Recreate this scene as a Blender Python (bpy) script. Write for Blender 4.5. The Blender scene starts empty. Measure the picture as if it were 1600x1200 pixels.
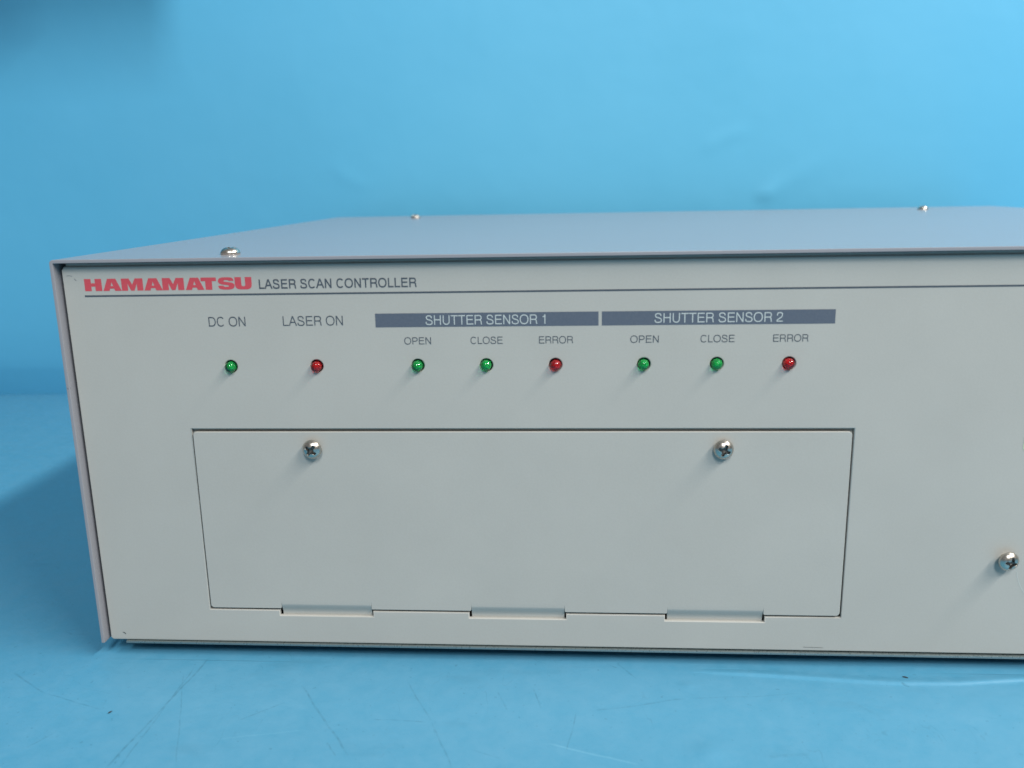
import bpy, bmesh, math, random
from mathutils import Vector, Matrix, Euler
random.seed(7)
S = bpy.context.scene
COL = S.collection
MM = 0.001
LIFT = 0.0055           # the box stands 5.5 mm off the table on its feet

# ---------------------------------------------------------------- camera
cam_d = bpy.data.cameras.new('camera'); cam = bpy.data.objects.new('camera', cam_d); COL.objects.link(cam)
S.camera = cam
def cam_axes(p, y, r):
    cp, sp, cy, sy, cr, sr = math.cos(p), math.sin(p), math.cos(y), math.sin(y), math.cos(r), math.sin(r)
    Y = Matrix(((cy, -sy, 0), (sy, cy, 0), (0, 0, 1)))
    ri, fw, up = Y @ Vector((1, 0, 0)), Y @ Vector((0, cp, -sp)), Y @ Vector((0, sp, cp))
    return cr*ri + sr*up, fw, -sr*ri + cr*up
ri, fw, up = cam_axes(0.22701873, 0.07006394, -0.01991708)
m = Matrix((ri, up, -fw)).transposed().to_4x4()
m.translation = (0.17372313, -0.28657303, 0.16469461 + LIFT)
cam.matrix_world = m
cam_d.sensor_width = 36; cam_d.lens = 1354.4238/1600*36
cam_d.clip_start = 0.02; cam_d.clip_end = 30
cam_d.dof.use_dof = True; cam_d.dof.focus_distance = 0.335; cam_d.dof.aperture_fstop = 13

# ---------------------------------------------------------------- room light
W = bpy.data.worlds.new('World'); S.world = W; W.use_nodes = True
bg = W.node_tree.nodes['Background']
bg.inputs[0].default_value = (0.95, 1.0, 1.03, 1); bg.inputs[1].default_value = 0.195
S.view_settings.view_transform = 'Standard'; S.view_settings.look = 'None'
S.view_settings.exposure = 0; S.view_settings.gamma = 1

def tube_lamp(name, a, b, width, power, col):
    a, b = Vector(a), Vector(b)
    L = bpy.data.lights.new(name, 'AREA'); L.shape = 'RECTANGLE'
    L.size = (b-a).length; L.size_y = width; L.energy = power; L.color = col
    o = bpy.data.objects.new(name, L); COL.objects.link(o)
    x = (b-a).normalized(); aim = (Vector((0.15, 0.1, 0)) - (a+b)/2).normalized()
    z = -(aim - x*aim.dot(x)).normalized(); y = z.cross(x)
    mm = Matrix((x, y, z)).transposed().to_4x4(); mm.translation = (a+b)/2
    o.matrix_world = mm
    return o
tube_lamp('ceiling_tube', (1.28, -1.35, 1.5), (1.45, 0.25, 1.5), 0.05, 56, (1.0, 0.98, 0.94))
tube_lamp('front_fill_light', (0.2, -2.1, 2.15), (0.65, -2.1, 2.15), 0.9, 52, (0.95, 1.0, 1.03))  # added soft fill lamp from the front, brightens backdrop and panel

# ---------------------------------------------------------------- helpers
def nodes_of(m): return m.node_tree.nodes, m.node_tree.links
def mat(name, base, rough=0.5, metal=0.0, spec=0.5, trans=0.0, ior=1.45, coat=0.0):
    m = bpy.data.materials.new(name); m.use_nodes = True
    b = m.node_tree.nodes['Principled BSDF']
    b.inputs['Base Color'].default_value = (*base, 1)
    b.inputs['Roughness'].default_value = rough; b.inputs['Metallic'].default_value = metal
    b.inputs['Specular IOR Level'].default_value = spec
    b.inputs['Transmission Weight'].default_value = trans; b.inputs['IOR'].default_value = ior
    b.inputs['Coat Weight'].default_value = coat
    return m
def coords(m):
    N, L = nodes_of(m); t = N.new('ShaderNodeTexCoord'); return t.outputs['Object']
def noise(m, scale, detail=3, rough=0.5, vec=None, stretch=None):
    N, L = nodes_of(m); n = N.new('ShaderNodeTexNoise')
    n.inputs['Scale'].default_value = scale; n.inputs['Detail'].default_value = detail; n.inputs['Roughness'].default_value = rough
    v = vec or coords(m)
    if stretch:
        mp = N.new('ShaderNodeMapping'); mp.inputs['Scale'].default_value = stretch; L.new(v, mp.inputs[0]); v = mp.outputs[0]
    L.new(v, n.inputs['Vector']); return n.outputs['Fac']
def ramp(m, fac, lo, hi, a=0.0, b=1.0):
    N, L = nodes_of(m); r = N.new('ShaderNodeMapRange')
    r.inputs['From Min'].default_value = lo; r.inputs['From Max'].default_value = hi
    r.inputs['To Min'].default_value = a; r.inputs['To Max'].default_value = b
    L.new(fac, r.inputs['Value']); return r.outputs['Result']
def mth(m, op, a, b=None, c=None):
    N, L = nodes_of(m); n = N.new('ShaderNodeMath'); n.operation = op
    for i, v in enumerate((a, b, c)):
        if v is None: continue
        if isinstance(v, (int, float)): n.inputs[i].default_value = v
        else: L.new(v, n.inputs[i])
    return n.outputs[0]
def mixc(m, fac, a, b):
    N, L = nodes_of(m); n = N.new('ShaderNodeMix'); n.data_type = 'RGBA'
    L.new(fac, n.inputs['Factor'])
    for k, v in (('A', a), ('B', b)):
        s = [i for i in n.inputs if i.name == k and i.type == 'RGBA'][0]
        if isinstance(v, tuple): s.default_value = (*v, 1)
        else: L.new(v, s)
    return [o for o in n.outputs if o.type == 'RGBA'][0]
def setc(m, sock, name='Base Color'):
    N, L = nodes_of(m); L.new(sock, N['Principled BSDF'].inputs[name])
def bump(m, h, dist, strength=1.0):
    N, L = nodes_of(m); b = N.new('ShaderNodeBump'); b.inputs['Distance'].default_value = dist
    b.inputs['Strength'].default_value = strength
    L.new(h, b.inputs['Height']); L.new(b.outputs[0], N['Principled BSDF'].inputs['Normal'])

def link(name, mesh, m, parent=None, loc=None):
    o = bpy.data.objects.new(name, mesh); COL.objects.link(o)
    if m and not mesh.materials: mesh.materials.append(m)
    if parent: o.parent = parent
    if loc: o.location = loc
    return o
def smooth(me, ang=32):
    bm = bmesh.new(); bm.from_mesh(me)
    for f in bm.faces: f.smooth = True
    for e in bm.edges:
        if len(e.link_faces) == 2: e.smooth = e.calc_face_angle(0) < math.radians(ang)
    bm.to_mesh(me); bm.free()
def bake(me, mods, name='tmp'):
    """evaluate modifiers on a mesh and return the result"""
    o = bpy.data.objects.new(name, me); COL.objects.link(o)
    for t, kw in mods:
        md = o.modifiers.new(t, t)
        for k, v in kw.items(): setattr(md, k, v)
    dg = bpy.context.evaluated_depsgraph_get(); dg.update()
    r = bpy.data.meshes.new_from_object(o.evaluated_get(dg))
    bpy.data.objects.remove(o); return r
WN = ('WEIGHTED_NORMAL', dict(keep_sharp=True, weight=100))
def plate2d(polys, thick, bev=0.0, res=2):
    """flat plate in XY (mm) with holes, extruded along Z; returned standing: x->x, y->z, front at y=0, body behind"""
    c = bpy.data.curves.new('c', 'CURVE'); c.dimensions = '2D'; c.fill_mode = 'BOTH'
    c.extrude = max(thick/2 - bev, 0)*MM; c.bevel_depth = bev*MM; c.bevel_resolution = res; c.offset = -bev*MM
    if thick == 0: c.extrude = 0; c.bevel_depth = 0; c.offset = 0
    for p in polys:
        s = c.splines.new('POLY'); s.points.add(len(p)-1)
        for i, (x, y) in enumerate(p): s.points[i].co = (x*MM, y*MM, 0, 1)
        s.use_cyclic_u = True
    o = bpy.data.objects.new('c', c); COL.objects.link(o)
    dg = bpy.context.evaluated_depsgraph_get(); dg.update()
    me = bpy.data.meshes.new_from_object(o.evaluated_get(dg)); bpy.data.objects.remove(o)
    bm = bmesh.new(); bm.from_mesh(me)
    bmesh.ops.remove_doubles(bm, verts=bm.verts, dist=1e-7)
    for v in bm.verts: v.co = Vector((v.co.x, -v.co.z + thick/2*MM, v.co.y))
    bmesh.ops.recalc_face_normals(bm, faces=bm.faces)
    if thick == 0:
        for f in bm.faces:
            if f.normal.y > 0: f.normal_flip()
    bm.to_mesh(me); bm.free()
    if thick: smooth(me)
    return me
def circle(cx, cy, r, n=40): return [(cx+r*math.cos(2*math.pi*i/n), cy+r*math.sin(2*math.pi*i/n)) for i in range(n)]
def rrect(x0, y0, x1, y1, r, n=6):
    out = []
    for cx, cy, a0 in ((x1-r, y1-r, 0), (x0+r, y1-r, 90), (x0+r, y0+r, 180), (x1-r, y0+r, 270)):
        for k in range(n+1):
            a = math.radians(a0 + 90*k/n); out.append((cx+r*math.cos(a), cy+r*math.sin(a)))
    return out
def box_bm(bm, x0, x1, y0, y1, z0, z1):
    r = bmesh.ops.create_cube(bm, size=1)
    for v in r['verts']:
        v.co = Vector(((x0+x1)/2 + v.co.x*(x1-x0), (y0+y1)/2 + v.co.y*(y1-y0), (z0+z1)/2 + v.co.z*(z1-z0)))*MM
def box_mesh(*a, bev=0.0):
    bm = bmesh.new(); box_bm(bm, *a); me = bpy.data.meshes.new('box')
    if bev: bmesh.ops.bevel(bm, geom=bm.edges[:], offset=bev*MM, segments=2, affect='EDGES', profile=0.5)
    bm.to_mesh(me); bm.free()
    if bev: smooth(me)
    return me
def tag(o, label=None, cat=None, group=None, kind=None):
    if label: o['label'] = label
    if cat: o['category'] = cat
    if group: o['group'] = group
    if kind: o['kind'] = kind
    return o

# ---------------------------------------------------------------- materials
# pale warm-grey painted front panel
def paint(name, base, rough, amp=0.06, bs=0.7):
    m = mat(name, base, rough, spec=0.45)
    n = noise(m, 26, 4, 0.6); n2 = noise(m, 1400, 2, 0.6)
    dark = tuple(c*(1-amp) for c in base); light = tuple(min(c*(1+amp), 1) for c in base)
    f = mth(m, 'ADD', mth(m, 'MULTIPLY', n, 0.6), mth(m, 'MULTIPLY', n2, 0.4))
    setc(m, mixc(m, ramp(m, f, 0.3, 0.7), dark, light))
    setc(m, ramp(m, noise(m, 38, 5, 0.65), 0.3, 0.7, rough-0.07*(bs > 0), rough+0.1*(bs > 0)), 'Roughness')
    bump(m, n2 if bs else noise(m, 9, 3, 0.5), 0.00003 if bs else 0.0008, bs or 0.25)
    return m
M_panel = paint('panel_paint', (0.410, 0.397, 0.362), 0.44, 0.045)
M_cover = paint('cover_paint', (0.27, 0.263, 0.28), 0.22, 0.02, 0)
# scuffs along the cover edges
def scuff(m, base):
    N, L = nodes_of(m)
    n = noise(m, 160, 5, 0.7); n2 = noise(m, 900, 3, 0.7)
    f = mth(m, 'MULTIPLY', ramp(m, n, 0.66, 0.72), ramp(m, n2, 0.45, 0.6))
    sx = N.new('ShaderNodeSeparateXYZ'); L.new(coords(m), sx.inputs[0])
    near = ramp(m, sx.outputs['Y'], 0.001, 0.004, 1.0, 0.0)     # wear only on the front lip
    f = mth(m, 'MULTIPLY', f, near)
    old = N['Principled BSDF'].inputs['Base Color'].links[0].from_socket
    setc(m, mixc(m, f, old, (0.06, 0.06, 0.07)))
scuff(M_cover, None)
M_inner = mat('inner_metal', (0.10, 0.11, 0.11), 0.5, 0.4)
M_zinc = mat('zinc_plate', (0.26, 0.31, 0.31), 0.34, 0.7)
nz = noise(M_zinc, 700, 3, 0.7); setc(M_zinc, ramp(M_zinc, nz, 0.35, 0.75, 0.22, 0.55), 'Roughness'); bump(M_zinc, nz, 0.0001, 0.3)
M_nickel = mat('nickel_screw', (0.56, 0.51, 0.45), 0.2, 1.0)
nn = noise(M_nickel, 900, 3, 0.6); setc(M_nickel, ramp(M_nickel, nn, 0.3, 0.8, 0.22, 0.42), 'Roughness'); bump(M_nickel, nn, 0.00006, 0.7)
M_recess = mat('shaded_recess', (0.13, 0.125, 0.115), 0.38, 0.9)  # shade inside the cross recess, put into a darker metal colour
def led_mat(name, col):
    return mat(name, col, 0.06, trans=0.92, ior=1.5, spec=0.5)
M_ledg = led_mat('green_lens', (0.05, 0.62, 0.22)); M_ledr = led_mat('red_lens', (0.72, 0.05, 0.06))
M_cupg = mat('green_led_core', (0.06, 0.55, 0.20), 0.35); M_cupr = mat('red_led_core', (0.65, 0.05, 0.06), 0.35)
M_red = mat('red_print', (0.56, 0.055, 0.075), 0.55); M_ink = mat('slate_ink', (0.050, 0.064, 0.082), 0.55)
M_bar = mat('slate_bar_print', (0.080, 0.098, 0.132), 0.55); M_light = mat('knockout_print', (0.50, 0.535, 0.52), 0.5)
for m_ in (M_red, M_ink, M_bar, M_light):
    b_ = tuple(m_.node_tree.nodes['Principled BSDF'].inputs['Base Color'].default_value)[:3]
    setc(m_, mixc(m_, ramp(m_, noise(m_, 1200, 3, 0.7), 0.3, 0.75), b_, tuple(c*0.9+0.03 for c in b_) if m_ is not M_light else tuple(c*0.88 for c in b_)))
M_rubber = mat('rubber', (0.02, 0.02, 0.02), 0.7)
M_sticker = mat('sticker_paper', (0.55, 0.68, 0.40), 0.5)
M_mark = mat('pale_mark_paint', (0.50, 0.51, 0.47), 0.4); M_chip = mat('dark_chip', (0.05, 0.06, 0.06), 0.6)

# blue sheet, scratched and dusty
def seg_mask(m, P, ax, ay, bx, by, w, wob):
    """1 on a thin line from a to b (metres in object space), fading to 0 within w"""
    N, L = nodes_of(m)
    dx, dy = bx-ax, by-ay; LL = math.hypot(dx, dy); ux, uy = dx/LL, dy/LL
    px = mth(m, 'SUBTRACT', P[0], ax); py = mth(m, 'SUBTRACT', P[1], ay)
    t = mth(m, 'ADD', mth(m, 'MULTIPLY', px, ux), mth(m, 'MULTIPLY', py, uy))
    d = mth(m, 'ADD', mth(m, 'SUBTRACT', mth(m, 'MULTIPLY', py, ux), mth(m, 'MULTIPLY', px, uy)), wob)
    a = ramp(m, mth(m, 'ABSOLUTE', d), w*0.3, w, 1.0, 0.0)
    e = ramp(m, mth(m, 'ABSOLUTE', mth(m, 'SUBTRACT', t, LL/2)), LL*0.40, LL*0.5, 1.0, 0.0)
    return mth(m, 'MULTIPLY', a, e)
M_table = mat('blue_table_sheet', (0.07, 0.26, 0.42), 0.42, spec=0.32)
def build_table_mat(m):
    N, L = nodes_of(m)
    sx = N.new('ShaderNodeSeparateXYZ'); L.new(coords(m), sx.inputs[0]); P = (sx.outputs['X'], sx.outputs['Y'])
    big = noise(m, 9, 5, 0.6); mid = noise(m, 120, 6, 0.7)
    base = mixc(m, ramp(m, mth(m, 'ADD', mth(m, 'MULTIPLY', big, 0.35), mth(m, 'MULTIPLY', mid, 0.65)), 0.35, 0.65), (0.062, 0.248, 0.385), (0.088, 0.272, 0.408))
    wob = mth(m, 'MULTIPLY', mth(m, 'SUBTRACT', noise(m, 45, 3, 0.5), 0.5), 0.0022)
    brk = ramp(m, noise(m, 330, 3, 0.7), 0.40, 0.62)
    dark = [(38.8,-1,31.9,-66,.5,.8),(35.6,-8,36,-66,.4,.6),(32.8,-12,54.2,-65,.32,.45),(-31,-14,-10,-27,.5,.5),(-10,-27,14.4,-35.6,.4,.5),(78.6,-19,105.3,-57,.5,.6),
            (76,-29,63.7,-40.4,.4,.5),(115,-13.7,128,-38,.4,.5),(128,-38,137.5,-61.7,.4,.5),(107.9,-37.7,126,-38,.35,.5),(174.8,-31,171.8,-52.8,.3,.6),(179,-30.8,212,-22.5,.5,.45),(212,-22.5,250.6,-17.8,.4,.3),
            (190,-.6,196.2,-11,.4,.6),(186,-1,190,-4,.3,.6),(148,-20,152,-31,.4,.5),(160,-18,163,-30,.35,.5),(96,-50,101,-57,.4,.5),(142,-52,152,-56,.4,.4),(6,-48,1,-56,.4,.5),(232,-52,246,-50,1.2,.3),(265,-21,274,-30,1.0,.25),(20.6,-39.9,21.3,-41.4,.4,1.0),(286.9,-10.4,289.0,-12.3,.6,1.0),(33,-58,33.6,-60,.35,.8),(120.5,-51,121.3,-52,.4,.7),(194,-55,194.5,-56,.4,.8),(136,-21,136.6,-22,.4,.7),(293,-4.2,294,-4.9,.4,.8)]
    lightl = [(165.8,-48,193.7,-58,.5,.12),(60,-50,88,-44,.4,.06)]
    tot = None
    for x0,y0,x1,y1,w,k in dark:
        s = mth(m, 'MULTIPLY', seg_mask(m, P, x0*MM, y0*MM, x1*MM, y1*MM, w*MM, wob), k)
        tot = s if tot is None else mth(m, 'MAXIMUM', tot, s)
    tot = mth(m, 'MULTIPLY', tot, mth(m, 'ADD', mth(m, 'MULTIPLY', brk, 0.75), 0.25))
    # scattered hair scratches and dust
    fine = noise(m, 70, 2, 0.5, stretch=(1.0, 0.35, 1)); hair = ramp(m, mth(m, 'ABSOLUTE', mth(m, 'SUBTRACT', fine, 0.5)), 0.0, 0.0035, 1.0, 0.0)
    fine2 = noise(m, 48, 2, 0.5, stretch=(0.4, 1.0, 1)); hair2 = ramp(m, mth(m, 'ABSOLUTE', mth(m, 'SUBTRACT', fine2, 0.47)), 0.0, 0.003, 1.0, 0.0)
    patch = ramp(m, noise(m, 22, 3, 0.5), 0.50, 0.62); 
    tot = mth(m, 'MAXIMUM', tot, mth(m, 'MULTIPLY', mth(m, 'MULTIPLY', mth(m, 'MAXIMUM', hair, hair2), patch), mth(m, 'MULTIPLY', brk, 0.55)))
    dust = mth(m, 'MULTIPLY', ramp(m, noise(m, 620, 2, 0.5), 0.70, 0.77), 0.6)
    tot = mth(m, 'MAXIMUM', tot, dust)
    smear = mth(m, 'MULTIPLY', ramp(m, noise(m, 34, 4, 0.6, stretch=(0.6, 1.4, 1)), 0.60, 0.75), 0.25)
    tot = mth(m, 'MAXIMUM', tot, smear)
    col = mixc(m, tot, base, (0.046, 0.165, 0.245))
    lt = None
    for x0,y0,x1,y1,w,k in lightl:
        s = mth(m, 'MULTIPLY', seg_mask(m, P, x0*MM, y0*MM, x1*MM, y1*MM, w*MM, wob), k)
        lt = s if lt is None else mth(m, 'MAXIMUM', lt, s)
    col = mixc(m, lt, col, (0.30, 0.60, 0.75))
    setc(m, col)
    setc(m, ramp(m, mid, 0.3, 0.7, 0.28, 0.46), 'Roughness')
    bump(m, mth(m, 'ADD', mid, mth(m, 'MULTIPLY', noise(m, 900, 2, 0.5), 0.05)), 0.0004, 0.35)
build_table_mat(M_table)
M_wall = mat('blue_backdrop_sheet', (0.10, 0.45, 0.70), 0.5, spec=0.5)
nb = noise(M_wall, 5, 4, 0.6); setc(M_wall, mixc(M_wall, ramp(M_wall, nb, 0.3, 0.7), (0.092, 0.40, 0.61), (0.106, 0.42, 0.635)))
bump(M_wall, noise(M_wall, 12, 3, 0.5), 0.004, 0.25)

# ---------------------------------------------------------------- the setting
def gauss(d, s): return math.exp(-(d/s)**2)
def segd(x, y, ax, ay, bx, by):
    dx, dy = bx-ax, by-ay; t = max(0, min(1, ((x-ax)*dx+(y-ay)*dy)/(dx*dx+dy*dy)))
    return math.hypot(x-ax-t*dx, y-ay-t*dy), t
def lattice(a, b, step, lo, hi):
    out = []; v = lo
    while v < hi:
        out.append(v); v += step if a <= v <= b else step*6
    out.append(hi); return out
def floor_h(x, y):
    h = 0.25*math.sin(x/61+1.3)*math.sin(y/38+.4) + 0.12*math.sin(x/23+y/31)
    # raised crease running along the front of the box, and two dents
    pts = [(221,-5.6),(250,-7.6),(283,-10.6),(306,-10.2),(329,-7.2),(365,-3)]
    best = 1e9; tt = 0; side = 1
    for i in range(len(pts)-1):
        d, t = segd(x, y, *pts[i], *pts[i+1])
        if d < best:
            best = d; tt = (i+t); side = y - (pts[i][1] + t*(pts[i+1][1]-pts[i][1]))
    h += 0.62*gauss(best, 0.75 if side < 0 else 3.2)*min(1, 0.35+tt*1.2)
    h += 0.25*gauss(math.hypot(x-213.5, y+14.4), 2.2) + 0.5*gauss(math.hypot((x-215), (y+51)), 5)
    d, t = segd(x, y, 168, -49, 196, -59); h += 0.12*gauss(d, 1.2)
    k = gauss(y-0, 400)
    if -6 < x < 480 and y > -4: h = min(h, 0)
    return min(h, 1.2) - 0.35
def grid_mesh(name, xs, ys, f):
    vs = [f(x, y) for y in ys for x in xs]; n = len(xs)
    fs = [(j*n+i, j*n+i+1, (j+1)*n+i+1, (j+1)*n+i) for j in range(len(ys)-1) for i in range(n-1)]
    me = bpy.data.meshes.new(name); me.from_pydata([Vector(v)*MM for v in vs], [], fs)
    for p in me.polygons: p.use_smooth = True
    return me
WALL_Y = 398
xs = lattice(-60, 380, 1.3, -900, 1500); ys = [v for v in lattice(-75, 5, 1.4, -900, WALL_Y+26) if not -16 < v < 5] + [-16+0.4*k for k in range(53)]; ys.sort()
tb = link('table_surface', grid_mesh('table', xs, ys, lambda x, y: (x, y, floor_h(x, y))), M_table)
tag(tb, 'light blue scratched sheet covering the table top under the box', kind='structure')
def wall_off(x, z):
    o = 1.6*math.sin(x/210+.8)*math.sin(z/150+.5) + 0.8*math.sin(x/90+z/120)
    # creases: small sharp nick with a fold running up to the right, faint arc further left
    d, t = segd(x, z, 318, 158, 324, 160); o += 0.55*gauss(d, 3.5)
    d, t = segd(x, z, 324, 160, 375, 190); o += 0.6*gauss(d, 7)*(1-t)
    d, t = segd(x, z, 278, 195, 300, 205); o += 0.4*gauss(d, 5)
    for k in range(6):
        a0, a1 = k/6, (k+1)/6
    d = abs(math.hypot(x-22, z-212)-41); an = math.atan2(z-212, x-22)
    if -2.6 < an < -1.5: o += 0.35*gauss(d, 4)*math.sin((an+2.6)/1.1*math.pi)
    return o
xs = lattice(-360, 560, 4, -1000, 1500); zs = lattice(0, 340, 4, -1, 700)
def wall_pt(x, z):
    sweep = 0
    return (x, WALL_Y + 20*math.exp(-max(z, 0)/34) - wall_off(x, z)*min(1, max(0, z)/40), z)
wl = link('backdrop', grid_mesh('backdrop', xs, zs, wall_pt), M_wall)
tag(wl, 'smooth sky blue backdrop sheet standing behind the box', kind='structure')

# added unseen board, out of view at the upper left, placed to shade the backdrop's corner
sb = link('shade_board', box_mesh(-800, -99, 246, 256, 392, 950, bev=0.6), M_wall)
tag(sb, 'added upright blue board out of view, placed to shade the top left corner of the backdrop', 'board')
# ---------------------------------------------------------------- the controller
root = bpy.data.objects.new('laser_controller', None); COL.objects.link(root); root.location = (0, 0, LIFT)
tag(root, 'grey sheet metal laser scan controller box with eight small indicator lights', 'controller')
XR = 474.4; ZT = 142.6; YB = 367; YL = -3; TH = 1.2

# cover: inverted U of folded sheet
def cover():
    def rc(cx, cz, r, a0, a1, n=5): return [(cx+r*math.cos(math.radians(a0+(a1-a0)*k/n)), cz+r*math.sin(math.radians(a0+(a1-a0)*k/n))) for k in range(n+1)]
    x0, x1 = -2.2, XR
    out = [(x0, 0.1)] + rc(x0+1.3, ZT-1.3, 1.3, 180, 90) + rc(x1-1.3, ZT-1.3, 1.3, 90, 0) + [(x1, 0.1)]
    inn = [(x1-TH, 0.1)] + rc(x1-TH-.3, ZT-TH-.3, .3, 0, 90, 2) + rc(x0+TH+.3, ZT-TH-.3, .3, 90, 180, 2) + [(x0+TH, 0.1)]
    prof = out + inn; n = len(prof)
    bm = bmesh.new()
    ysn = [YL, 60, 180, 300, YB]
    rings = [[bm.verts.new(Vector((x, y, z))*MM) for x, z in prof] for y in ysn]
    for a, b in zip(rings, rings[1:]):
        for i in range(n): bm.faces.new((a[i], b[i], b[(i+1) % n], a[(i+1) % n]))
    no = len(out)
    def cap(r, flip):
        # strip of quads between outer and inner outline
        o = r[:no]; i_ = r[no:][::-1]
        k = 0; j = 0; 
        f = r[:] if not flip else r[::-1]
        bm.faces.new(f)
    cap(rings[0], False); cap(rings[-1], True)
    bmesh.ops.recalc_face_normals(bm, faces=bm.faces)
    es = [e for e in bm.edges if len(e.link_faces) == 2 and e.calc_face_angle(0) > math.radians(60)]
    bmesh.ops.bevel(bm, geom=es, offset=0.22*MM, segments=2, affect='EDGES', profile=0.5)
    me = bpy.data.meshes.new('cover'); bm.to_mesh(me); bm.free(); smooth(me, 40); return bake(me, [WN])
cv = link('cover', cover(), M_cover, root); cv['label'] = 'grey folded sheet cover, top and sides'
link('rear_panel', box_mesh(0, XR-2.6, YB-6, YB-4.8, 0.5, 139.5), M_inner, root)
bm = bmesh.new(); box_bm(bm, 3, 469, 8, 355, 1.2, 137.2)  # added unseen block inside the box, keeps gaps and lamp holes dark
me = bpy.data.meshes.new('dark_filler'); bm.to_mesh(me); bm.free(); link('dark_filler', me, M_inner, root)

# front panel with the hatch opening (three hinge notches) and eight lamp holes
LEDS = [(56.3, 'g'), (86.5, 'r'), (121.6, 'g'), (145.05, 'g'), (168.45, 'r'), (198.0, 'g'), (222.1, 'g'), (245.7, 'r')]; LZ = 104.95
HX = [(66.1, 100.9), (136.4, 171.5), (206.9, 241.9)]; DX0, DX1, DZ0, DZ1 = 39.75, 268.4, 13.0, 82.5
outer = [(0.9, 0), (XR-2.4, 0), (XR-2.4, 140), (0.9, 140), (0, 138.8), (0, 0.8)]
opening = [(DX0, DZ0), (DX0, DZ1), (DX1, DZ1), (DX1, DZ0)]
for a, b in reversed(HX): opening += [(b, DZ0), (b, 10.9), (a, 10.9), (a, DZ0)]
pl = plate2d([outer, opening] + [circle(x, LZ, 2.2) for x, _ in LEDS], 1.6, 0.4)
bm = bmesh.new(); bm.from_mesh(pl)
box_bm(bm, 1.3, XR-3.7, 0.95, 14, 138.3, 140.95); box_bm(bm, 0.35, 1.3, 0.9, 7, 1, 138.2); box_bm(bm, 1.4, XR-3.4, 0.9, 7, 0.25, 1.3)
bm.to_mesh(pl); bm.free(); smooth(pl); pl = bake(pl, [WN])
fp = link('front_panel', pl, M_panel, root); fp['label'] = 'pale grey painted front panel'
rb = bmesh.new()
box_bm(rb, DX0-5, DX1+5, 1.7, 2.6, DZ1-4, DZ1+6); box_bm(rb, DX0-5, DX0+3, 1.75, 2.5, DZ0+6, DZ1-4.2); box_bm(rb, DX1-3, DX1+5, 1.75, 2.5, DZ0+6, DZ1-4.2)
me = bpy.data.meshes.new('rebate'); rb.to_mesh(me); rb.free(); link('hatch_rebate', me, M_panel, fp)
bp = link('bottom_plate', box_mesh(6, XR-4, -0.55, 350, -1.15, -0.25, bev=0.12), M_zinc, root); bp.rotation_euler = (0, math.radians(0.085), 0)
bp['label'] = 'galvanised bottom plate edge'
for x, y in ((30, 40), (440, 40), (30, 330), (440, 330)):
    bm = bmesh.new(); bmesh.ops.create_cone(bm, segments=24, cap_ends=True, radius1=8*MM, radius2=9*MM, depth=2.2*MM)
    me = bpy.data.meshes.new('foot'); bm.to_mesh(me); bm.free(); link('foot', me, M_rubber, root, (x*MM, y*MM, -1.9*MM))

# hatch door with three joggled hinge tabs
def door():
    g = 0.42; x0, x1, z0, z1 = DX0+g, DX1-0.55, DZ0+0.72, DZ1-1.05; r = 1.3; zt = 15.9
    bm = bmesh.new()
    V = lambda x, y, z: bm.verts.new(Vector((x, y, z))*MM)
    F = -0.12
    def arc(cx, cz, a0, a1, n=5): return [(cx+r*math.cos(math.radians(a0+(a1-a0)*k/n)), cz+r*math.sin(math.radians(a0+(a1-a0)*k/n))) for k in range(n+1)]
    pts = arc(x0+r, z0+r, 180, 270); tabs = []
    for a, b in HX:
        a += 0.75; b -= 0.55
        pts += [(a-.25, z0), (a-.02, z0+.5), (a, zt), (b, zt), (b+.02, z0+.5), (b+.2, z0)]; tabs.append((a, b, len(pts)-4))
    pts += arc(x1-r, z0+r, 270, 360) + arc(x1-r, z1-r, 0, 90) + arc(x0+r, z1-r, 90, 180)
    vs = [V(x, F, z) for x, z in pts]
    bm.faces.new(vs)
    for a, b, i in tabs:
        pa, pb = vs[i], vs[i+1]; n = 14
        for k in range(1, n+1):
            t = k/n; s = t*t*(3-2*t); z = zt - 4.2*t; y = F + 1.3*s
            qa, qb = V(a, y, z), V(b, y, z); bm.faces.new((pa, qa, qb, pb)); pa, pb = qa, qb
        qa, qb = V(a, F+1.3, 8.5), V(b, F+1.3, 8.5); bm.faces.new((pa, qa, qb, pb))
    bmesh.ops.recalc_face_normals(bm, faces=bm.faces)
    if sum(f.normal.y*f.calc_area() for f in bm.faces) > 0:
        for f in bm.faces: f.normal_flip()
    me = bpy.data.meshes.new('door'); bm.to_mesh(me); bm.free()
    me = bake(me, [('SOLIDIFY', dict(thickness=1.1*MM, offset=-1)), ('BEVEL', dict(width=0.28*MM, segments=3, limit_method='ANGLE', angle_limit=math.radians(50)))])
    smooth(me, 40); return bake(me, [WN])
dr = link('hatch_door', door(), M_panel, root); dr['label'] = 'flush pale grey hatch door, hinged along its lower edge'

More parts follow.
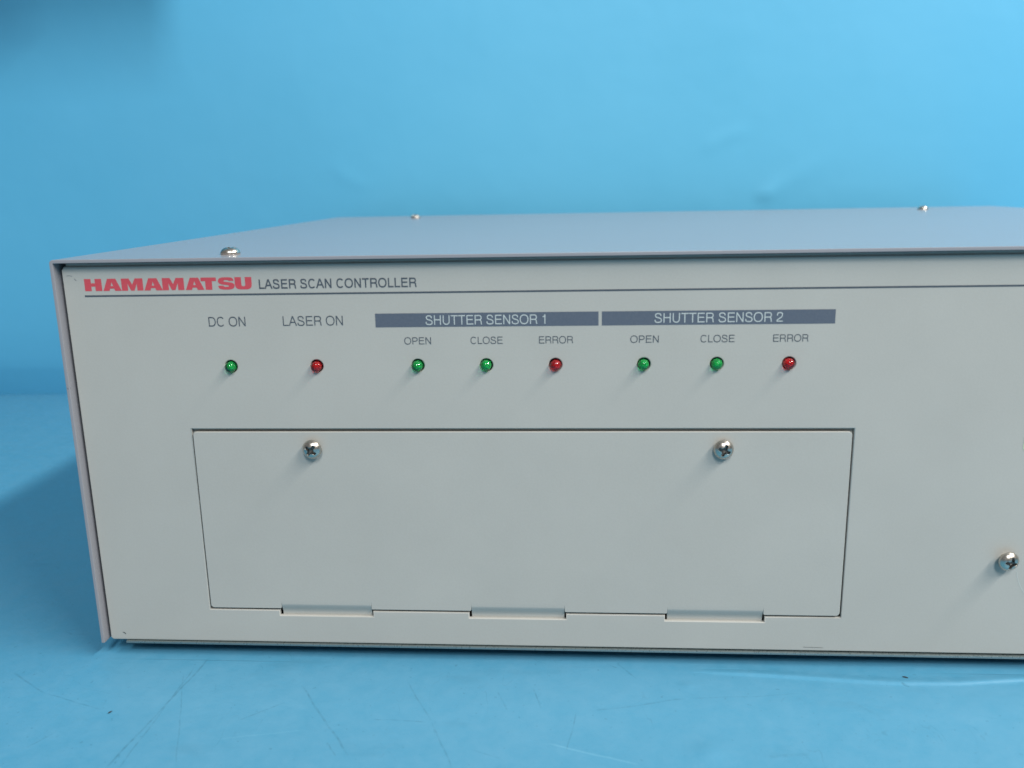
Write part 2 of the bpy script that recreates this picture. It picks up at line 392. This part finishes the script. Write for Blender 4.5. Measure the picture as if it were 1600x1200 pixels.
# screws: pan head with a cross recess
def screw_mesh(R=3.4, H=2.6, shank=0.0):
    bm = bmesh.new(); nr, na = 26, 72
    def prof(r):
        t = r/R
        return H*(1 - 0.42*t**2 - 0.30*t**6) if t < .985 else H*0.26
    def cross(x, y):
        w = 0.62*(1 - 0.10*math.hypot(x, y)); L = 2.15
        def arm(u, v):
            return min((w-abs(v))/0.16, (L-abs(u))/0.30)
        s = max(arm(x, y), arm(y, x)); c = (1.15 - math.hypot(x, y))/0.25
        s = max(s, c); s = max(0, min(1, s)); s = s*s*(3-2*s)
        return s*(1.7 - 0.45*math.hypot(x, y))
    c = bm.verts.new(Vector((0, 0, prof(0)-cross(0, 0)))*MM); prev = None
    for i in range(1, nr+1):
        r = R*(i/nr)**0.85; ring = []
        for j in range(na):
            a = 2*math.pi*j/na; x, y = r*math.cos(a), r*math.sin(a)
            ring.append(bm.verts.new(Vector((x, y, prof(r)-(cross(x, y) if r < 2.5 else 0)))*MM))
        for j in range(na):
            if prev is None: bm.faces.new((c, ring[j], ring[(j+1) % na]))
            else: bm.faces.new((prev[j], ring[j], ring[(j+1) % na], prev[(j+1) % na]))
        prev = ring
    levels = [(R, H*.12), (R*.96, 0.0)]
    if shank: levels += [(R*.5, 0.0), (R*.5, -shank-1)]
    for rr, zz in levels:
        ring = [bm.verts.new(Vector((rr*math.cos(2*math.pi*j/na), rr*math.sin(2*math.pi*j/na), zz))*MM) for j in range(na)]
        for j in range(na): bm.faces.new((prev[j], ring[j], ring[(j+1) % na], prev[(j+1) % na]))
        prev = ring
    bm.faces.new(prev[::-1])
    bmesh.ops.recalc_face_normals(bm, faces=bm.faces)
    for f in bm.faces:
        c_ = f.calc_center_median()/MM
        if c_.z > 0.3 and cross(c_.x, c_.y) > 0.45: f.material_index = 1
    me = bpy.data.meshes.new('screw'); bm.to_mesh(me); bm.free(); smooth(me, 50); me.materials.append(M_nickel); me.materials.append(M_recess); return me
SM = screw_mesh(); SML = screw_mesh(shank=2.0)
def screw(loc, rot, par, me=SM, label=None):
    o = link('screw', me, None, par, Vector(loc)*MM); o.rotation_euler = rot
    if label: o['label'] = label
H90 = math.radians(90)
screw((83.2, -1.35, 75.6), (H90, math.radians(38), 0), dr, SML, 'screw at the left of the hatch door')
screw((225.1, -1.0, 75.6), (H90, math.radians(22), math.radians(2)), dr, SML, 'screw at the right of the hatch door')
screw((322.0, -1.9, 36.2), (H90+math.radians(4), math.radians(12), math.radians(7)), root, SML, 'screw standing proud at the right of the panel')
screw((55.0, 12, ZT), (0, 0, math.radians(95)), root, SM, 'screw at the front left of the cover top')
screw((65.0, 328, ZT), (0, 0, 0.5), root); screw((409.0, 322, ZT), (0, 0, 0.2), root)
screw((XR-57, 12, ZT), (0, 0, 0.9), root)

# indicator lamps
def dome(r, length, nh=10, na=32, base=-2.0):
    bm = bmesh.new(); prof = [(r, base), (r, length-r)] + [(r*math.cos(math.radians(90*k/nh)), length-r+r*math.sin(math.radians(90*k/nh))) for k in range(1, nh)]
    rings = [[bm.verts.new(Vector((p*math.cos(2*math.pi*j/na), p*math.sin(2*math.pi*j/na), h))*MM) for j in range(na)] for p, h in prof]
    for a, b in zip(rings, rings[1:]):
        for j in range(na): bm.faces.new((a[j], a[(j+1) % na], b[(j+1) % na], b[j]))
    t = bm.verts.new(Vector((0, 0, length))*MM)
    for j in range(na): bm.faces.new((rings[-1][j], rings[-1][(j+1) % na], t))
    bm.faces.new(rings[0][::-1])
    bmesh.ops.recalc_face_normals(bm, faces=bm.faces)
    me = bpy.data.meshes.new('dome'); bm.to_mesh(me); bm.free(); smooth(me, 50); return me
LENS = {'g': dome(1.88, 2.35), 'r': dome(1.88, 2.35)}; CUP = {'g': dome(0.95, 0.35, 6, 20, -1.7), 'r': dome(0.95, 0.35, 6, 20, -1.7)}
LENS['g'].materials.append(M_ledg); LENS['r'].materials.append(M_ledr); CUP['g'].materials.append(M_cupg); CUP['r'].materials.append(M_cupr)
LN = {'g': 'green indicator light', 'r': 'red indicator light'}
for i, (x, c) in enumerate(LEDS):
    jx, jz = random.uniform(-.12, .12), random.uniform(-.12, .12)
    o = link('indicator_light', LENS[c], None, root, Vector((x-.05+jx, 0, LZ-.05+jz))*MM)
    o.rotation_euler = (H90 + random.uniform(-.1, .1), random.uniform(0, 6), random.uniform(-.12, .12)); o['label'] = LN[c]
    k = link('lamp_core', CUP[c], None, o, (0, 0, 0))

# ---------------------------------------------------------------- printing
def cr(P, n=6):
    out = []
    for i in range(len(P)-1):
        p0, p1, p2, p3 = P[max(0, i-1)], P[i], P[i+1], P[min(len(P)-1, i+2)]
        for k in range(n):
            t = k/n
            out.append(tuple(0.5*((2*p1[j])+(-p0[j]+p2[j])*t+(2*p0[j]-5*p1[j]+4*p2[j]-p3[j])*t*t+(-p0[j]+3*p1[j]-3*p2[j]+p3[j])*t**3) for j in (0, 1)))
    return out + [P[-1]]
def arc_(cx, cy, rx, ry, a0, a1, n=16, p=1.0):
    out = []
    for k in range(n+1):
        a = math.radians(a0 + (a1-a0)*k/n); c, d = math.cos(a), math.sin(a)
        out.append((cx + rx*math.copysign(abs(c)**p, c), cy + ry*math.copysign(abs(d)**p, d)))
    return out
def glyph(ch, w):
    """grotesque capitals as stroke centre lines in a cap height of 1; returns advance, strokes"""
    h = w/2; q = 0.88
    V = lambda x, a=0.0, b=1.0: [(x, a), (x, b)]
    Hh = lambda y, a, b: [(a, y), (b, y)]
    if ch == 'A': return .93, [[(.055, 0), (.465-h*.1, 1)], [(.875, 0), (.465+h*.1, 1)], Hh(.36, .20, .73)]
    if ch == 'C': return 1.0, [arc_(.52, .5, .44-h, .515-h, 38, 180, 18, q) + arc_(.52, .5, .44-h, .515-h, 180, 318, 18, q)[1:]]
    if ch == 'D': return 1.0, [V(.12+h), Hh(1-h, .12, .50), Hh(h, .12, .50), arc_(.48, .5, .46-h, .5-h, 90, -90, 24, q)]
    if ch == 'E': return .93, [V(.12+h), Hh(1-h, .12, .86), Hh(.525, .12, .82), Hh(h, .12, .88)]
    if ch == 'H': return 1.0, [V(.11+h), V(.89-h), Hh(.53, .11, .89)]
    if ch == 'L': return .77, [V(.11+h), Hh(h, .11, .75)]
    if ch == 'M': return 1.16, [V(.10+h), V(1.06-h), [(.10+h, 1-h*.4), (.58, h*1.1)], [(1.06-h, 1-h*.4), (.58, h*1.1)]]
    if ch == 'N': return 1.0, [V(.11+h), V(.89-h), [(.11+h*1.2, 1-h*.5), (.89-h*1.2, h*.5)]]
    if ch == 'O': return 1.08, [arc_(.54, .5, .49-h, .515-h, 0, 360, 44, q)]
    if ch == 'P': return .93, [V(.12+h), Hh(1-h, .12, .60), Hh(.445, .12, .60), arc_(.58, (1-h+.445)/2, .295-h, (1-h-.445)/2, 90, -90, 16, .95)]
    if ch == 'R': return 1.0, [V(.12+h), Hh(1-h, .12, .64), Hh(.485, .12, .66), arc_(.62, (1-h+.485)/2, .29-h, (1-h-.485)/2, 90, -90, 16, .95),
                               [(.60, .485), (.74, .46), (.82, .38), (.845, .26), (.855, .12), (.90, 0)]]
    if ch == 'S': return .93, [cr([(.80-h, .70), (.76-h*.6, .84), (.62, .965-h*.6), (.46, 1.015-h), (.28, .975-h*.7), (.14+h*.6, .84), (.125+h, .74), (.18+h*.5, .63), (.34, .555), (.55, .50), (.74-h*.3, .43), (.86-h, .29), (.83-h*.8, .15), (.68, .03+h*.7), (.47, -.015+h), (.26, .03+h*.7), (.11+h*.6, .16), (.07+h, .32)], 5)]
    if ch == 'T': return .85, [V(.425), Hh(1-h, .03, .82)]
    if ch == 'U': return 1.0, [[(.11+h, 1), (.11+h, .36)] + arc_(.5, .36, .39-h, .375-h, 180, 360, 24, .95)[1:] + [(.89-h, 1)]]
    if ch == '1': return .77, [V(.47-h), [(.16, .74+h*.3), (.30, .775), (.38, .84), (.415, .97)]]
    if ch == '2': return .77, [cr([(.07+h, .64), (.09+h*.7, .80), (.20, .93-h*.2), (.38, .985-h), (.56, .94-h*.6), (.67-h*.5, .82), (.69-h, .69), (.63-h*.5, .55), (.48, .42), (.28, .30), (.12, .17), (.05+h, h)], 5), Hh(h, .05, .70)]
def lettering(s, x0, x1, z0, cap, m, y=-0.05, w=0.112):
    bm = bmesh.new(); pen = 0; lay = 0
    for ch in s:
        if ch == ' ': pen += .39; continue
        adv, P = glyph(ch, w)
        for st in P:
            n = len(st); lay = (lay+1) % 8; closed = math.dist(st[0], st[-1]) < 1e-6; rows = []
            for i, p in enumerate(st):
                a = st[i-1] if i else (st[-2] if closed else p); b = st[i+1] if i < n-1 else (st[1] if closed else p)
                dx, dy = b[0]-a[0], b[1]-a[1]; l = math.hypot(dx, dy) or 1; nx, ny = -dy/l*w/2, dx/l*w/2
                rows.append([bm.verts.new((p[0]+pen+k*nx, lay*0.0025, p[1]+k*ny)) for k in (1, -1)])
            for r0, r1 in zip(rows, rows[1:]): bm.faces.new((r0[0], r1[0], r1[1], r0[1]))
        pen += adv
    a = min(v.co.x for v in bm.verts); b = max(v.co.x for v in bm.verts)
    for v in bm.verts: v.co = Vector((x0+(v.co.x-a)/(b-a)*(x1-x0), y-v.co.y, z0+v.co.z*cap))*MM
    bmesh.ops.recalc_face_normals(bm, faces=bm.faces)
    for f in bm.faces:
        if f.normal.y > 0: f.normal_flip()
    me = bpy.data.meshes.new('lettering'); bm.to_mesh(me); bm.free()
    return link('lettering', me, m, fp)
def flat(name, polys, m, y=-0.05):
    me = plate2d(polys, 0); 
    for v in me.vertices: v.co.y += y*MM
    me.materials.clear()
    return link(name, me, m, fp)
lettering('DC ON', 49.9, 62.8, 119.0, 3.3, M_ink); lettering('LASER ON', 75.85, 96.6, 119.0, 3.3, M_ink)
flat('title_bar', [[(107.75, 118.2), (182.85, 118.2), (182.85, 122.9), (107.75, 122.9)]], M_bar)
flat('title_bar', [[(183.95, 118.2), (259.75, 118.2), (259.75, 122.9), (183.95, 122.9)]], M_bar)
lettering('SHUTTER SENSOR 1', 124.9, 165.2, 118.92, 3.2, M_light, -0.1, 0.11); lettering('SHUTTER SENSOR 2', 201.3, 242.9, 118.95, 3.2, M_light, -0.1, 0.11)
for s, a, b in (('OPEN', 117.3, 126.45), ('CLOSE', 139.9, 150.8), ('ERROR', 163.0, 174.4), ('OPEN', 193.4, 202.8), ('CLOSE', 216.5, 227.65), ('ERROR', 240.15, 251.55)):
    lettering(s, a, b, 112.27, 2.45, M_ink)
lettering('LASER SCAN CONTROLLER', 68.6, 122.4, 131.7, 3.2, M_ink, w=0.155)
flat('rule_line', [[(7.2, 129.6), (XR-8, 129.6), (XR-8, 130.2), (7.2, 130.2)]], M_ink)
def ribbon(pts, hw):
    L_, R_ = [], []
    for i, p in enumerate(pts):
        a = pts[max(0, i-1)]; b = pts[min(len(pts)-1, i+1)]; dx, dy = b[0]-a[0], b[1]-a[1]; l = math.hypot(dx, dy)
        w = hw(i/(len(pts)-1)) if callable(hw) else hw
        L_.append((p[0]-dy/l*w, p[1]+dx/l*w)); R_.append((p[0]+dy/l*w, p[1]-dx/l*w))
    return L_ + R_[::-1]
GL = {
 'H': [[(0,0),(0,1),(.56,1),(.56,.64),(.90,.64),(.90,1),(1.46,1),(1.46,0),(.90,0),(.90,.37),(.56,.37),(.56,0)]],
 'A': [[(0,0),(.42,1),(1.12,1),(1.56,0),(1.0,0),(.93,.19),(.58,.19),(.52,0)], [(.66,.40),(.87,.40),(.765,.72)]],
 'M': [[(0,0),(0,1),(.66,1),(.91,.50),(1.16,1),(1.82,1),(1.82,0),(1.30,0),(1.30,.58),(1.06,0),(.76,0),(.52,.58),(.52,0)]],
 'T': [[(0,1),(1.28,1),(1.28,.70),(.92,.70),(.92,0),(.36,0),(.36,.70),(0,.70)]],
 'U': [[(0,1),(0,.42),(.04,.2),(.16,.06),(.38,0),(1.02,0),(1.24,.06),(1.36,.2),(1.40,.42),(1.40,1),(.86,1),(.86,.38),(.82,.28),(.70,.25),(.58,.28),(.54,.38),(.54,1)]],
 'S': [[(1.34,.70),(.92,.70),(.89,.75),(.80,.775),(.62,.775),(.53,.75),(.50,.70),(.54,.66),(.66,.635),(1.06,.585),(1.28,.52),(1.39,.42),(1.41,.29),(1.34,.13),(1.18,.04),(.95,0),(.5,0),(.24,.04),(.08,.13),(.03,.32),(.47,.32),(.50,.26),(.60,.225),(.80,.225),(.91,.255),(.93,.30),(.88,.345),(.74,.37),(.36,.42),(.15,.49),(.05,.59),(.04,.72),(.11,.88),(.28,.97),(.5,1),(.95,1),(1.18,.97),(1.31,.88)]],
}
xp = [('H', 57), ('A', 211), ('M', 368), ('A', 556), ('M', 710), ('A', 902), ('T', 1032), ('S', 1170), ('U', 1312)]
sc = (66.2-7.6)/(1452-57); hh = 4.15
polys = []
for ch, px in xp:
    ox = 7.6 + (px-57)*sc
    polys.append([[(ox + x*99*sc, 131.62 + y*hh) for x, y in p] for p in GL[ch]])
# the wordmark: one mesh, letters laid a hair apart in depth where they touch
bmw = bmesh.new()
for k, P in enumerate(polys):
    me = plate2d(P, 0); 
    for v in me.vertices: v.co.y += (-0.05 - 0.01*(k % 2))*MM
    bmw.from_mesh(me)
me = bpy.data.meshes.new('wordmark'); bmw.to_mesh(me); bmw.free()
link('logo_lettering', me, M_red, fp)

# small marks: sticker at the right, pale curved mark, chips
flat('sticker', [rrect(323.6, 74.4, 345, 81.2, 1.6)], M_sticker, -0.08)
ring = [(338+12*math.cos(math.radians(a)), 35+16*math.sin(math.radians(a))) for a in range(188, 262, 4)]
flat('curved_mark', [ribbon(ring, lambda t: .05+.09*math.sin(t*math.pi))], M_mark)
flat('paint_chip', [[(4.6, 3.1), (5.3, 3.15), (6.0, 2.7), (6.1, 2.2), (5.7, 2.45), (5.2, 2.85)]], M_chip)
flat('paint_chip', [ribbon([(1.6, 136.9), (2.6, 137.0), (3.6, 136.7)], 0.06)], M_ink)
flat('paint_chip', [ribbon([(4.2, 135.9), (4.9, 135.2)], 0.08)], M_ink)
flat('paint_chip', [[(256, 1.5), (263, 1.35), (263, 1.25), (256, 1.35)]], M_chip)

# dark crumbs lying on the table
def crumb(x, y, l, w, rot, label):
    bm = bmesh.new(); bmesh.ops.create_icosphere(bm, subdivisions=2, radius=1)
    for v in bm.verts:
        k = 1 + 0.25*math.sin(v.co.x*5+v.co.y*3) ; v.co = Vector((v.co.x*l*k, v.co.y*w*k, max(v.co.z, -0.6)*0.12))*MM
    me = bpy.data.meshes.new('crumb'); bm.to_mesh(me); bm.free(); smooth(me, 60)
    o = link('crumb', me, M_rubber, None, (x*MM, y*MM, (floor_h(x, y)+0.22)*MM)); o.rotation_euler = (0, 0, rot)
    tag(o, label, 'crumb', 'dark crumbs on the table')
crumb(18.48, -36.84, 0.8, 0.3, 1.1, 'tiny dark crumb on the blue sheet, before the left end of the box')
crumb(289.57, -6.99, 1.0, 0.32, -0.45, 'larger dark crumb on the crease of the blue sheet at the right')
